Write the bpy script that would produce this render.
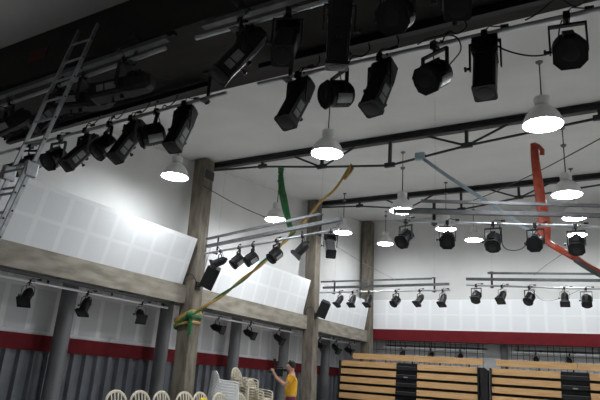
import bpy, bmesh, math, random
from mathutils import Vector, Matrix, Euler
random.seed(7)
S = bpy.context.scene
C = S.collection
for o in list(bpy.data.objects): bpy.data.objects.remove(o)
R = math.radians
CZ = 1.4                                   # eye height of the camera

# ------------------------------------------------------------ camera
cam_d = bpy.data.cameras.new('camera'); cam = bpy.data.objects.new('camera', cam_d); C.objects.link(cam)
F_PX, YAW, PITCH, ROLL = 569.6, -0.55185, 0.29970, 0.07296
fw = Vector((math.sin(YAW)*math.cos(PITCH), math.cos(YAW)*math.cos(PITCH), math.sin(PITCH)))
rt = Vector((math.cos(YAW), -math.sin(YAW), 0)); up = rt.cross(fw)
r2 = rt*math.cos(ROLL)+up*math.sin(ROLL); u2 = -rt*math.sin(ROLL)+up*math.cos(ROLL)
mw = Matrix((r2, u2, -fw)).transposed().to_4x4(); mw.translation = Vector((0, 0, CZ))
cam.matrix_world = mw
cam_d.sensor_width = 36; cam_d.lens = F_PX/600*36; cam_d.clip_start = .05; cam_d.clip_end = 200
S.camera = cam

# ------------------------------------------------------------ world, exposure
w = bpy.data.worlds.new('world'); S.world = w; w.use_nodes = True
w.node_tree.nodes['Background'].inputs[0].default_value = (.5, .55, .6, 1)
w.node_tree.nodes['Background'].inputs[1].default_value = .02
S.view_settings.view_transform = 'Standard'; S.view_settings.look = 'None'
S.view_settings.gamma = 1; S.view_settings.use_curve_mapping = False
S.view_settings.exposure = 1.08
LAMP_POWER = 48.0                          # emission of each bulb

# ------------------------------------------------------------ materials
def mat(name, col, rough=.6, metal=0, noise=None, scale=8, emit=None, bump=0, alpha=None, stretch=(1, 1, 1), spec=None, trans=0):
    m = bpy.data.materials.new(name); m.use_nodes = True
    nt = m.node_tree; b = nt.nodes['Principled BSDF']
    b.inputs['Base Color'].default_value = (*col, 1); b.inputs['Roughness'].default_value = rough; b.inputs['Metallic'].default_value = metal
    if spec is not None: b.inputs['Specular IOR Level'].default_value = spec
    if trans: b.inputs['Transmission Weight'].default_value = trans
    tc = nt.nodes.new('ShaderNodeTexCoord'); mp = nt.nodes.new('ShaderNodeMapping'); mp.inputs['Scale'].default_value = stretch
    nt.links.new(tc.outputs['Object'], mp.inputs[0])
    nz = nt.nodes.new('ShaderNodeTexNoise'); nz.inputs['Scale'].default_value = scale; nz.inputs['Detail'].default_value = 5
    nt.links.new(mp.outputs[0], nz.inputs['Vector'])
    if noise is None: noise = tuple(c*.82 for c in col)
    rp = nt.nodes.new('ShaderNodeValToRGB'); rp.color_ramp.elements[0].position = .35; rp.color_ramp.elements[1].position = .65
    rp.color_ramp.elements[0].color = (*noise, 1); rp.color_ramp.elements[1].color = (*col, 1)
    nt.links.new(nz.outputs[0], rp.inputs[0]); nt.links.new(rp.outputs[0], b.inputs['Base Color'])
    if bump:
        bp = nt.nodes.new('ShaderNodeBump'); bp.inputs['Strength'].default_value = bump; bp.inputs['Distance'].default_value = .01
        nt.links.new(nz.outputs[0], bp.inputs['Height']); nt.links.new(bp.outputs[0], b.inputs['Normal'])
    if emit:
        b.inputs['Emission Color'].default_value = (*emit[0], 1); b.inputs['Emission Strength'].default_value = emit[1]
    return m
M = dict(
    floor=mat('floor_paint', (.50, .495, .485), .5, noise=(.44, .435, .425), scale=1.5),
    ceiling=mat('ceiling_plaster', (.60, .60, .58), .9, noise=(.56, .56, .54), scale=1.2),
    wall=mat('wall_plaster', (.67, .67, .655), .85, noise=(.63, .63, .615), scale=1.5),
    concrete=mat('raw_concrete', (.195, .168, .132), .9, noise=(.10, .085, .066), scale=7, bump=.5, stretch=(1.3, 1.3, .3)),
    ledge=mat('ledge_concrete', (.33, .30, .25), .9, noise=(.19, .17, .138), scale=5, bump=.4, stretch=(1, .35, 1.3)),
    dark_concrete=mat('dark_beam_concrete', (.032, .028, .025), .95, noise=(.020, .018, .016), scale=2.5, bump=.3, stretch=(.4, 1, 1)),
    board=mat('white_board', (.86, .87, .88), .7, noise=(.83, .84, .85), scale=2),
    perf=mat('perforated_board', (.80, .81, .825), .8, noise=(.765, .775, .79), scale=70),
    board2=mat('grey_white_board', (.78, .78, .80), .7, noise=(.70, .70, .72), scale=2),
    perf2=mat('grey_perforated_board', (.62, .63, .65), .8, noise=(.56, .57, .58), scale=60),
    red=mat('dark_red_paint', (.15, .010, .015), .75, noise=(.12, .008, .012), scale=4, spec=.2),
    plaque=mat('dull_dark_red', (.06, .012, .010), .8),
    white_pipe=mat('white_painted_pipe', (.85, .85, .86), .4, noise=(.8, .8, .81)),
    sheet=mat('blue_grey_sheet', (.165, .178, .20), .45, metal=.0, noise=(.13, .14, .158), scale=3),
    greycol=mat('grey_painted_column', (.19, .195, .205), .55, noise=(.14, .143, .15), scale=4, stretch=(1, 1, .3)),
    black=mat('black_metal', (.010, .010, .011), .5, noise=(.006, .006, .007), spec=.3),
    blackp=mat('black_plate', (.013, .013, .014), .6, noise=(.009, .009, .010), spec=.25),
    steel=mat('truss_steel', (.022, .023, .025), .5, noise=(.014, .015, .016)),
    pipe=mat('galvanised_pipe', (.55, .56, .58), .35, .75, noise=(.40, .41, .43), scale=6),
    greypipe=mat('dark_grey_rail', (.13, .135, .145), .4, .5, noise=(.09, .095, .1)),
    alu=mat('aluminium', (.52, .53, .55), .35, .85, noise=(.36, .37, .39), scale=10),
    silver=mat('silver_reflector_shell', (.27, .275, .28), .4, .5, noise=(.2, .205, .21)),
    label=mat('pale_label', (.24, .25, .245), .6, noise=(.17, .175, .17), scale=40),
    lens=mat('glass_lens', (.014, .015, .017), .3, 0, noise=(.01, .01, .011), spec=.3),
    shade=mat('white_enamel_shade', (.72, .72, .71), .4, noise=(.66, .66, .65)),
    bulb=mat('lit_bulb', (1, 1, 1), .5, emit=((.93, .97, 1), LAMP_POWER)),
    wood=mat('light_plywood', (.56, .345, .155), .5, noise=(.44, .25, .10), scale=5, stretch=(.35, 1, 6)),
    cream=mat('cream_plastic', (.60, .545, .43), .4, noise=(.55, .49, .38)),
    white_plastic=mat('white_plastic', (.80, .81, .82), .4, noise=(.74, .75, .76)),
    green=mat('green_silk', (.022, .16, .045), .45, noise=(.012, .09, .028), scale=9),
    yellow=mat('mustard_silk', (.42, .27, .075), .5, noise=(.30, .19, .05), scale=9),
    orange=mat('orange_red_silk', (.44, .06, .025), .5, noise=(.30, .04, .018), scale=9),
    blue=mat('pale_blue_strap', (.33, .42, .47), .6, noise=(.27, .35, .40)),
    greysilk=mat('grey_silk', (.10, .11, .11), .6, noise=(.06, .065, .065)),
    skin=mat('skin', (.42, .23, .16), .5, noise=(.38, .20, .14)),
    hair=mat('dark_hair', (.015, .011, .01), .5),
    shirt=mat('yellow_shirt', (.72, .38, .015), .8, noise=(.62, .31, .01), scale=6),
    trousers=mat('maroon_trousers', (.13, .012, .03), .8),
    yellow_cloth=mat('bright_yellow_cloth', (.85, .62, .06), .8),
    redknob=mat('red_plastic', (.55, .03, .02), .5),
    shoe=mat('black_shoe', (.02, .02, .02), .5),
)

# ------------------------------------------------------------ mesh helpers
class MB:
    def __init__(s): s.bm = bmesh.new(); s.mi = 0
    def _f(s, vs):
        try: f = s.bm.faces.new(vs); f.material_index = s.mi; return f
        except ValueError: return None
    def box(s, x0, x1, y0, y1, z0, z1, m=None):
        v = [Vector((x, y, z)) for z in (z0, z1) for y in (y0, y1) for x in (x0, x1)]
        if m is not None: v = [m @ p for p in v]
        b = [s.bm.verts.new(p) for p in v]
        for q in ((0, 2, 3, 1), (4, 5, 7, 6), (0, 1, 5, 4), (2, 6, 7, 3), (0, 4, 6, 2), (1, 3, 7, 5)): s._f([b[i] for i in q])
    def hexa(s, lo, hi):
        b = [s.bm.verts.new(p) for p in lo+hi]; n = len(lo)
        s._f([b[i] for i in range(n-1, -1, -1)]); s._f([b[n+i] for i in range(n)])
        for i in range(n): s._f([b[i], b[(i+1) % n], b[n+(i+1) % n], b[n+i]])
    def tube(s, pts, r, n=8, caps=True):
        pts = [Vector(p) for p in pts]; rr = r if isinstance(r, (list, tuple)) else [r]*len(pts)
        rings = []; prev = None
        for i, p in enumerate(pts):
            d = (pts[min(i+1, len(pts)-1)]-pts[max(i-1, 0)]).normalized()
            if prev is None: a = d.orthogonal().normalized()
            else: a = (prev - d*prev.dot(d)).normalized()
            prev = a; b = d.cross(a)
            rings.append([s.bm.verts.new(p+(a*math.cos(2*math.pi*k/n)+b*math.sin(2*math.pi*k/n))*rr[i]) for k in range(n)])
        for A, B in zip(rings, rings[1:]):
            for k in range(n): s._f([A[k], A[(k+1) % n], B[(k+1) % n], B[k]])
        if caps: s._f(rings[0][::-1]); s._f(rings[-1])
    def ribbon(s, pts, w, t, side):
        """flat strap with rectangular section; side = width direction"""
        rings = []; pts = [Vector(p) for p in pts]
        for i, p in enumerate(pts):
            d = (pts[min(i+1, len(pts)-1)]-pts[max(i-1, 0)]).normalized()
            sd = Vector(side[i] if isinstance(side[0], (list, tuple, Vector)) else side)
            sd = (sd-d*sd.dot(d)).normalized(); nn = d.cross(sd)
            ww = (w[i] if isinstance(w, (list, tuple)) else w)/2
            ring = []
            for k in range(10):
                a = 2*math.pi*k/10
                ring.append(s.bm.verts.new(p+sd*math.cos(a)*ww+nn*math.sin(a)*t/2*(1+.5*math.sin(k*3+i))))
            rings.append(ring)
        for A, B in zip(rings, rings[1:]):
            for k in range(10): s._f([A[k], A[(k+1) % 10], B[(k+1) % 10], B[k]])
        s._f(rings[0][::-1]); s._f(rings[-1])
    def lathe(s, prof, m=None, n=20, cap0=True, cap1=True, axis='z'):
        """prof: list of (r, h)"""
        rings = []
        for r, h in prof:
            ring = []
            for k in range(n):
                a = 2*math.pi*k/n
                p = Vector((r*math.cos(a), r*math.sin(a), h)) if axis == 'z' else Vector((r*math.cos(a), h, -r*math.sin(a)))
                ring.append(s.bm.verts.new(m @ p if m is not None else p))
            rings.append(ring)
        for A, B in zip(rings, rings[1:]):
            for k in range(n): s._f([A[k], A[(k+1) % n], B[(k+1) % n], B[k]])
        if cap0: s._f(rings[0][::-1])
        if cap1: s._f(rings[-1])
    def build(s, name, mats, parent=None, loc=(0, 0, 0), smooth=False, bevel=0):
        bmesh.ops.recalc_face_normals(s.bm, faces=s.bm.faces)
        me = bpy.data.meshes.new(name); s.bm.to_mesh(me); s.bm.free()
        for m in (mats if isinstance(mats, (list, tuple)) else [mats]): me.materials.append(m)
        if smooth:
            me.polygons.foreach_set('use_smooth', [True]*len(me.polygons)); me.set_sharp_from_angle(angle=R(38))
        o = bpy.data.objects.new(name, me); C.objects.link(o); o.location = loc
        if parent is not None: o.parent = parent
        if bevel:
            b = o.modifiers.new('bevel', 'BEVEL'); b.width = bevel; b.segments = 2; b.limit_method = 'ANGLE'
        return o
def tag(o, label=None, cat=None, group=None, kind=None):
    if label: o['label'] = label
    if cat: o['category'] = cat
    if group: o['group'] = group
    if kind: o['kind'] = kind
    return o
def empty(name, loc, label=None, cat=None, group=None, rz=0):
    o = bpy.data.objects.new(name, None); C.objects.link(o); o.location = loc; o.rotation_euler = (0, 0, rz); o.empty_display_size = .1
    return tag(o, label, cat, group)
def copy_tree(o, parent=None):
    c = o.copy(); C.objects.link(c)
    if parent is not None: c.parent = parent
    for ch in list(o.children): copy_tree(ch, c)
    return c
def struct(o): o['kind'] = 'structure'; return o
def quick(name, mats, fn, parent=None, **k):
    m = MB(); fn(m); return m.build(name, mats, parent, **k)

def ceil_z(y): return CZ+5.12+.112*(y-8.8)

# ------------------------------------------------------------ room shell
XL, XR, Y0, Y1 = -10.1, 1.2, -3.0, 21.9
XA = -11.2                                  # outer wall of the side aisle
b = MB(); b.box(XA-.3, XR+.3, Y0-.3, 23.6, -.2, 0); struct(b.build('floor', M['floor']))
def ceil_fn(m):
    ys = (Y0-.3, 23.6)
    lo = [Vector((x, y, ceil_z(y))) for x, y in ((XA-.3, ys[0]), (XR+.3, ys[0]), (XR+.3, ys[1]), (XA-.3, ys[1]))]
    m.hexa(lo, [p+Vector((0, 0, .25)) for p in lo])
struct(quick('ceiling', M['ceiling'], ceil_fn))
def side_wall(x0, x1, z0, ya=Y0-.3, yb=Y1+.3):
    def fn(m):
        lo = [Vector((x0, ya, z0)), Vector((x1, ya, z0)), Vector((x1, yb, z0)), Vector((x0, yb, z0))]
        hi = [Vector((p.x, p.y, ceil_z(p.y)+.02)) for p in lo]
        m.hexa(lo, hi)
    return fn
struct(quick('wall_left', M['wall'], side_wall(XL-.15, XL, 3.3)))
struct(quick('wall_right', M['wall'], side_wall(XR, XR+.2, 0)))
struct(quick('wall_front', M['wall'], lambda m: m.box(XA-.3, XR+.2, Y0-.3, Y0, 0, ceil_z(Y0)+.02)))
struct(quick('wall_rear', M['wall'], lambda m: m.box(XL-.15, XR, Y1+.02, Y1+.3, 3.46, ceil_z(Y1+.3)+.02)))
# acoustic lining of the rear wall: white boards with perforated squares
def panel_grid(m, org, du, dv, nrm, U, V, pu, pv, mu, mv, u0=0., v0=0., t=.03):
    """board of size U x V (directions du, dv) with inset squares (material 1)"""
    org, du, dv, nrm = map(Vector, (org, du, dv, nrm))
    us = [0.]; k = 0
    x = u0
    while x < U-.05:
        a, bb = max(x+mu/2, 0), min(x+pu-mu/2, U)
        if bb-a > .05: us += [a, bb]
        x += pu
    us.append(U); vs = [0.]; x = v0
    while x < V-.05:
        a, bb = max(x+mv/2, 0), min(x+pv-mv/2, V)
        if bb-a > .05: vs += [a, bb]
        x += pv
    vs.append(V)
    P = lambda u, v, d=0: org+du*u+dv*v+nrm*d
    vv = [[m.bm.verts.new(P(u, v, t)) for u in us] for v in vs]
    for j in range(len(vs)-1):
        for i in range(len(us)-1):
            if us[i+1]-us[i] < 1e-5 or vs[j+1]-vs[j] < 1e-5: continue
            m.mi = 1 if (i % 2 == 1 and j % 2 == 1) else 0
            m._f([vv[j][i], vv[j][i+1], vv[j+1][i+1], vv[j+1][i]])
    m.mi = 0
    q = [m.bm.verts.new(P(*c)) for c in ((0, 0), (U, 0), (U, V), (0, V))]
    tq = [vv[0][0], vv[0][-1], vv[-1][-1], vv[-1][0]]
    m._f(q[::-1])
    for i in range(4): m._f([q[i], q[(i+1) % 4], tq[(i+1) % 4], tq[i]])
m = MB(); panel_grid(m, (-9.6, Y1, 3.45), (1, 0, 0), (0, 0, 1), (0, -1, 0), 10.8, 1.17, .598, .575, .11, .06, u0=.05, v0=.02)
tag(m.build('acoustic_panel', [M['board'], M['perf']]), 'long flat white acoustic lining with two rows of grey squares above the rear red band', 'acoustic panel')
# rear red band, back aisle
quick('red_band', M['red'], lambda m: m.box(-9.72, XR, Y1-.06, Y1+.25, 3.03, 3.45))
tag(bpy.data.objects['red_band'], 'dark red band along the rear wall above the grille', 'fascia band')
struct(quick('wall_back', M['board'], lambda m: m.box(XA-.3, XR, 22.75, 23.6, 0, 4.5)))
struct(quick('trim_1', M['ledge'], lambda m: m.box(-9.95, XR, Y1+.3, 22.75, 3.05, 3.25)))
# ------------------------------------------------------------ left side: ledge beam, aisle slab, outer wall
def beam_fn(ya, yb):
    return lambda m: m.box(-10.25, -9.6, ya, yb, 2.9, 3.34)
struct(quick('trim_2', M['ledge'], beam_fn(Y0, 10.6))); struct(quick('trim_3', M['ledge'], beam_fn(10.95, 16.6))); struct(quick('trim_4', M['ledge'], beam_fn(16.95, 21.45)))
struct(quick('trim_5', M['concrete'], lambda m: m.box(XA-.3, -10.25, Y0, 22.75, 3.05, 3.25)))
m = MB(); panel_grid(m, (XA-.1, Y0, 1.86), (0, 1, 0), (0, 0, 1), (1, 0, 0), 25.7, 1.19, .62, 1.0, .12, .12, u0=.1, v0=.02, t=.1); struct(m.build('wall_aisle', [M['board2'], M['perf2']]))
tag(quick('red_band', M['red'], lambda m: m.box(XA-.1, XA+.05, Y0, 22.74, 1.53, 1.86)), 'dark red band running along the left aisle wall above the grey cladding', 'fascia band')
def sheet_fn(m):
    y = Y0; pts = []
    while y < 22.4:
        pts += [(XA-.08, y), (XA-.08, y+.17), (XA+.02, y+.20), (XA+.02, y+.30)]; y += .335
    lo = [m.bm.verts.new((x, yy, 0)) for x, yy in pts]; hi = [m.bm.verts.new((x, yy, 1.54)) for x, yy in pts]
    for i in range(len(pts)-1): m._f([lo[i], lo[i+1], hi[i+1], hi[i]])
    q = [m.bm.verts.new(v) for v in ((XA-.2, Y0, 0), (XA-.2, y, 0), (XA-.2, y, 1.54), (XA-.2, Y0, 1.54))]; m._f(q)
    m._f([q[0], lo[0], hi[0], q[3]]); m._f([q[1], q[2], hi[-1], lo[-1]])
    m._f([q[0], q[1]]+lo[::-1]); m._f([q[3], q[2]]+hi[::-1])
tag(quick('ribbed_cladding', M['sheet'], sheet_fn), 'dark blue-grey ribbed sheet cladding low on the left wall', 'cladding')
# concrete columns (slight lean as they rise)
def col_fn(y, ztop, h):
    q = -.16 if y > 20 else 0
    def fn(m):
        lo = [Vector(p) for p in ((-9.66, y, 0), (-9.26, y, 0), (-9.26, y+.36, 0), (-9.66, y+.36, 0))]
        hi = [Vector(p) for p in ((-9.90, y, h), (-9.50, y, h), (-9.50, y+.36, h), (-9.90, y+.36, h))]
        m.hexa([p+Vector((q, 0, 0)) for p in lo], [p+Vector((q*.6, 0, 0)) for p in hi])
    return fn
lab = ['raw concrete column beside the plastic chairs with the knotted cloth', 'raw concrete column behind the person in yellow', 'raw concrete column in the rear corner left of the bleachers']
for i, y in enumerate((10.6, 16.6, 21.45)):
    fn = col_fn(y, 0, ceil_z(y)-.02)
    tag(quick('concrete_column', M['concrete'], fn, bevel=.02), lab[i], 'column')
gl = ['grey painted round column nearest the left edge of the picture', 'grey round column just left of the concrete column with the knot', 'grey round column behind the tall chair stack', 'grey round column just left of the person in yellow', 'grey round column between the person and the bleachers']
for i, y in enumerate((8.17, 11.22, 14.3, 17.12, 20.16)):
    o = quick('round_column', M['greycol'], lambda m: m.lathe([(.17, 0), (.17, 3.045)], n=28), loc=(-10.75, y, 0), smooth=True)
    tag(o, gl[i], 'column')
tag(quick('round_column', M['greycol'], lambda m: m.lathe([(.13, 0), (.13, 3.045)], n=28), loc=(-4.55, 22.45, 0), smooth=True), 'grey round column behind the gap between the two bleacher blocks', 'column')
# tilted acoustic panels standing on the ledge
def tilted(ya, yb, x1, lab, u0=0.):
    m = MB(); d = Vector((x1+9.62, 0, 1.17)); V = d.length; d.normalize(); n = Vector((d.z, 0, -d.x))
    panel_grid(m, (-9.66, ya, 3.30), (0, 1, 0), d, n, yb-ya, V, .585, .57, .10, .07, u0=u0, v0=.02, t=.035)
    for y in (ya+.3, (ya+yb)/2, yb-.3): m.tube([(-9.68, y, 3.345), (-10.1, y, 4.1)], .015, 6)
    tag(m.build('acoustic_panel', [M['board'], M['perf']]), lab, 'acoustic panel')
tilted(Y0+.1, 10.44, -9.3, 'white perforated acoustic panel leaning off the ledge beside the ladder', u0=-.27)
tilted(11.1, 16.3, -9.38, 'white perforated acoustic panel on the ledge between the two tall concrete columns')
tilted(17.1, 21.2, -9.42, 'white perforated acoustic panel on the ledge between far column and rear corner')
# conduit racks and white lighting pipe under the ledge
pl = ['rack of conduits and bright pipe under the nearest bay of the left ledge', 'rack of conduits and pipe under the middle bay of the left ledge', 'rack of conduits and pipe under the farthest bay of the left ledge']
for (ya, yb), l in zip(((Y0+.2, 10.45), (11.6, 16.4), (17.35, 21.3)), pl):
    e = empty('conduit_rack', (-10, (ya+yb)/2, 2.8), l, 'pipe rack', 'conduit racks under the left ledge'); hy = (yb-ya)/2
    quick('lighting_pipe', M['white_pipe'], lambda m: m.tube([(0, -hy, -.03), (0, hy, -.03)], .027, 10), e, smooth=True)
    for k in range(4): quick('conduit', M['greypipe'], lambda m: m.tube([(.30-.085*k, -hy, .065), (.30-.085*k, hy, .065)], .016, 8), e, smooth=True)
    n = max(2, int((yb-ya)/1.6))
    for k in range(n+1):
        y = -hy+.15+(2*hy-.3)*k/n
        quick('bracket', M['black'], lambda m: (m.box(-.25, .34, y-.015, y+.015, .082, .10), m.box(-.015, .015, y-.015, y+.015, -.05, .11)), e)

# ------------------------------------------------------------ big dark beam near the camera
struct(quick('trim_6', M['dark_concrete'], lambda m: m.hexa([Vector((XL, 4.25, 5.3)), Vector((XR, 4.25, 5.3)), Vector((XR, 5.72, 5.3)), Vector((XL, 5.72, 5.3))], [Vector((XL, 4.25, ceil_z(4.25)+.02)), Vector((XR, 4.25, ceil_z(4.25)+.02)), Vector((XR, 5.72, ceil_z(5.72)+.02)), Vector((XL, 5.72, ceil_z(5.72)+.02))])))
tag(quick('plaque', M['plaque'], lambda m: m.box(-7.52, -7.08, 4.235, 4.249, 5.53, 5.72)), 'small dark red plaque on the face of the dark beam', 'plaque')

# ------------------------------------------------------------ roof trusses
def truss(Y, zc, label):
    e = empty('roof_truss', (0, Y, zc), label, 'truss', 'steel roof trusses')
    ch = (-9.9, XR)
    quick('top_chord', M['steel'], lambda m: (m.box(ch[0], ch[1], -.07, .07, -.025, 0), m.box(ch[0], ch[1], -.012, .012, -.14, -.02), m.box(ch[0], ch[1], -.07, .07, -.16, -.135)), e)
    bc = [(-9.8, -.19), (-8.1, -.29), (-6.35, -.53), (-4.6, -.72), (-2.88, -.50), (-.37, -.31), (1.1, -.19)]
    quick('bottom_rod', M['steel'], lambda m: m.tube([(x, 0, z) for x, z in bc], .028, 8), e)
    for x, z in bc[1:-1]:
        quick('post', M['steel'], lambda m: (m.box(x-.035, x+.035, -.03, .03, z, -.15), m.box(x-.12, x+.12, -.035, .035, z-.04, z+.06)), e)
    for x, z, dx in ((-6.35, -.53, -.8), (-6.35, -.53, .85), (-2.88, -.50, -.85), (-2.88, -.50, .85)):
        quick('brace', M['steel'], lambda m: m.tube([(x+.1*(1 if dx > 0 else -1), 0, z+.04), (x+dx, 0, -.15)], .025, 6), e)
truss(11.2, ceil_z(11.13)-.005, 'black steel roof truss nearer the camera, with cloth tied to it')
truss(17.1, ceil_z(17.03)-.005, 'black steel roof truss farther back, on the column behind the person')
quick('steel_plate', M['steel'], lambda m: m.box(-9.5, -9.45, 10.62, 10.94, 6.15, 6.38)); tag(bpy.data.objects['steel_plate'], 'dark steel plate on top of the column under the nearer truss', 'steel plate')

# ------------------------------------------------------------ lighting bars
def lbar(name, lo, mid, top, hangers, label, midr=.035, mm='greypipe', tm='greypipe'):
    """each of lo/mid/top = ((x,y,z),(x,y,z)); hangers = fractions along lo"""
    o = Vector(lo[0]); e = empty(name, o, label, 'lighting bar', 'lighting bars hung below the ceiling')
    L = lambda p: Vector(p)-o
    quick('lower_pipe', M['pipe'], lambda m: m.tube([L(lo[0]), L(lo[1])], .026, 12), e, smooth=True)
    d = (L(mid[1])-L(mid[0])).normalized(); s = Vector((-d.y, d.x, 0)).normalized()
    def rect(a, c, w, h):
        def fn(m):
            A, B = L(a), L(c)
            m.hexa([A+s*w-Vector((0, 0, h)), B+s*w-Vector((0, 0, h)), B-s*w-Vector((0, 0, h)), A-s*w-Vector((0, 0, h))],
                   [A+s*w+Vector((0, 0, h)), B+s*w+Vector((0, 0, h)), B-s*w+Vector((0, 0, h)), A-s*w+Vector((0, 0, h))])
        return fn
    quick('middle_rail', M[mm], rect(mid[0], mid[1], .04, midr), e)
    quick('top_rail', M[tm], rect(top[0], top[1], .025, .025), e)
    for t in hangers:
        p = L(lo[0]).lerp(L(lo[1]), t); zt = top[0][2]-o.z+.03
        mt = Matrix.Translation(p) @ Matrix.Rotation(math.atan2(d.y, d.x), 4, 'Z')
        quick('hanger_plate', M['steel'], lambda m: (m.box(-.028, .028, .045, .06, -.06, zt, mt), m.box(-.05, .05, -.05, .06, -.04, -.028, mt), m.box(-.05, .05, -.05, .06, zt-.01, zt+.01, mt)), e)
        zc = ceil_z(o.y+p.y+.05)-o.z
        quick('suspension_wire', M['steel'], lambda m: m.tube([p+Vector((0, .05, zt)), p+Vector((0, .05, zc))], .0012, 4), e)
    return e
Z1, Z2, Z3 = 4.15, 4.33, 4.50
lbar('lighting_bar', ((-9.30, 10.755, Z1), (-4.88, 9.44, Z1)), ((-9.22, 10.72, Z2), (-4.82, 9.38, Z2)), ((-9.19, 10.65, Z3), (-5.35, 9.48, Z3)), (.1, .875), 'three-rail lighting bar running out from the column with the knotted cloth')
lbar('lighting_bar', ((-3.68, 9.16, Z1), (.9, 11.06, Z1)), ((-3.68, 9.17, Z2), (.9, 10.95, Z2)), ((-3.20, 9.26, Z3), (.9, 11.0, Z3)), (.145, .8), 'three-rail lighting bar crossing in front of the red silk')
lbar('lighting_bar', ((-9.42, 16.91, Z1), (-4.87, 16.74, Z1)), ((-9.30, 17.02, Z2), (-4.90, 16.74, Z2)), ((-9.30, 16.84, Z3), (-5.41, 16.71, Z3)), (.13, .89), 'three-rail lighting bar at the far left, ending above the left bleacher block')
lbar('lighting_bar', ((-4.19, 15.93, Z1), (.9, 17.45, Z1)), ((-4.20, 15.99, Z2), (.9, 17.0, Z2)), ((-3.63, 16.08, Z3), (.9, 17.0, Z3)), (.13, .8), 'three-rail lighting bar at the far right above the right bleacher block')
lbar('lighting_bar', ((-9.9, 5.46, 4.9), (-4.47, 5.22, 4.9)), ((-9.9, 5.58, 5.18), (-4.9, 5.35, 5.18)), ((-9.9, 5.6, 5.25), (-5.0, 5.4, 5.25)), (.13, .93), 'lighting bar under the far edge of the dark beam, left of centre', .035, 'black', 'black')
lbar('lighting_bar', ((-3.94, 5.19, 4.9), (.9, 5.30, 4.9)), ((-3.96, 5.22, 5.16), (.9, 5.29, 5.16)), ((-3.8, 5.3, 5.26), (.9, 5.35, 5.26)), (.09, .96), 'lighting bar under the far edge of the dark beam, right half', .035, 'black', 'black')
lbar('lighting_bar', ((-9.6, 4.42, 5.0), (-4.59, 4.17, 5.0)), ((-9.6, 4.37, 5.18), (-4.63, 4.22, 5.18)), ((-9.6, 4.4, 5.28), (-4.6, 4.3, 5.28)), (.3, .88), 'lighting bar fixed under the dark beam behind the ladder top', .03, 'greypipe', 'black')
lbar('lighting_bar', ((-4.11, 4.16, 5.0), (.9, 4.28, 5.0)), ((-4.07, 4.21, 5.18), (.9, 4.29, 5.18)), ((-4.0, 4.3, 5.28), (.9, 4.35, 5.28)), (.11, .9), 'lighting bar fixed under the dark beam at the top middle of the picture', .03, 'greypipe', 'black')

# ------------------------------------------------------------ spotlights
def clampyoke(e, h, wd, curved=False):
    quick('clamp', M['black'], lambda m: (m.box(-.03, .03, -.045, .045, -.05, .035), m.box(-.012, .012, -.012, .012, -.1, -.04), m.tube([(-.03, 0, .0), (-.09, 0, .0)], .008, 6), m.box(-.1, -.085, -.02, .02, -.012, .012)), e)
    def fn(m):
        if curved:
            pts = [(-wd, 0, -h)] + [(-wd*math.cos(a), 0, -.09-wd*.55+math.sin(a)*wd*.55) for a in [math.pi*k/8 for k in range(9)]] + [(wd, 0, -h)]
            m.ribbon(pts, .035, .010, (0, 1, 0))
        else:
            t = -.09
            m.box(-wd, wd, -.022, .022, t-.022, t); m.box(-wd, -wd+.016, -.022, .022, -h-.03, t); m.box(wd-.016, wd, -.022, .022, -h-.03, t)
    quick('yoke', M['black'], fn, e)
    quick('tilt_knob', M['black'], lambda m: (m.tube([(wd, 0, -h), (wd+.035, 0, -h)], .014, 8), m.tube([(wd+.03, 0, -h), (wd+.05, 0, -h)], .028, 8)), e)
def cable(e, h, y):
    pts = [(0, .02, .03), (.07, y*.4, -.02), (.10, y*.9, -h*.75), (.05, y, -h)]
    P = [Vector(p) for p in pts]; out = []
    for i in range(13):
        t = i/12; a = P[0]*(1-t)**3+P[1]*3*t*(1-t)**2+P[2]*3*t*t*(1-t)+P[3]*t**3; out.append(a)
    quick('power_cable', M['black'], lambda m: (m.tube(out, .007, 6), m.tube([(0, .02, .02), (-.05, .03, .07), (-.16, .02, .045)], .007, 6), m.tube([(-.16, .02, .045), (-.24, .02, .04)], .02, 8)), e)
def octo(s, c):     # chamfered square section
    return [(s, -s+c), (s, s-c), (s-c, s), (-s+c, s), (-s, s-c), (-s, -s+c), (-s+c, -s), (s-c, -s)]
def loft(m, secs):
    rings = [[m.bm.verts.new((x, y, z)) for x, z in pts] for y, pts in secs]
    for A, B in zip(rings, rings[1:]):
        n = len(A)
        for k in range(n): m._f([A[k], A[(k+1) % n], B[(k+1) % n], B[k]])
    m._f(rings[0][::-1]); m._f(rings[-1])
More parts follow.
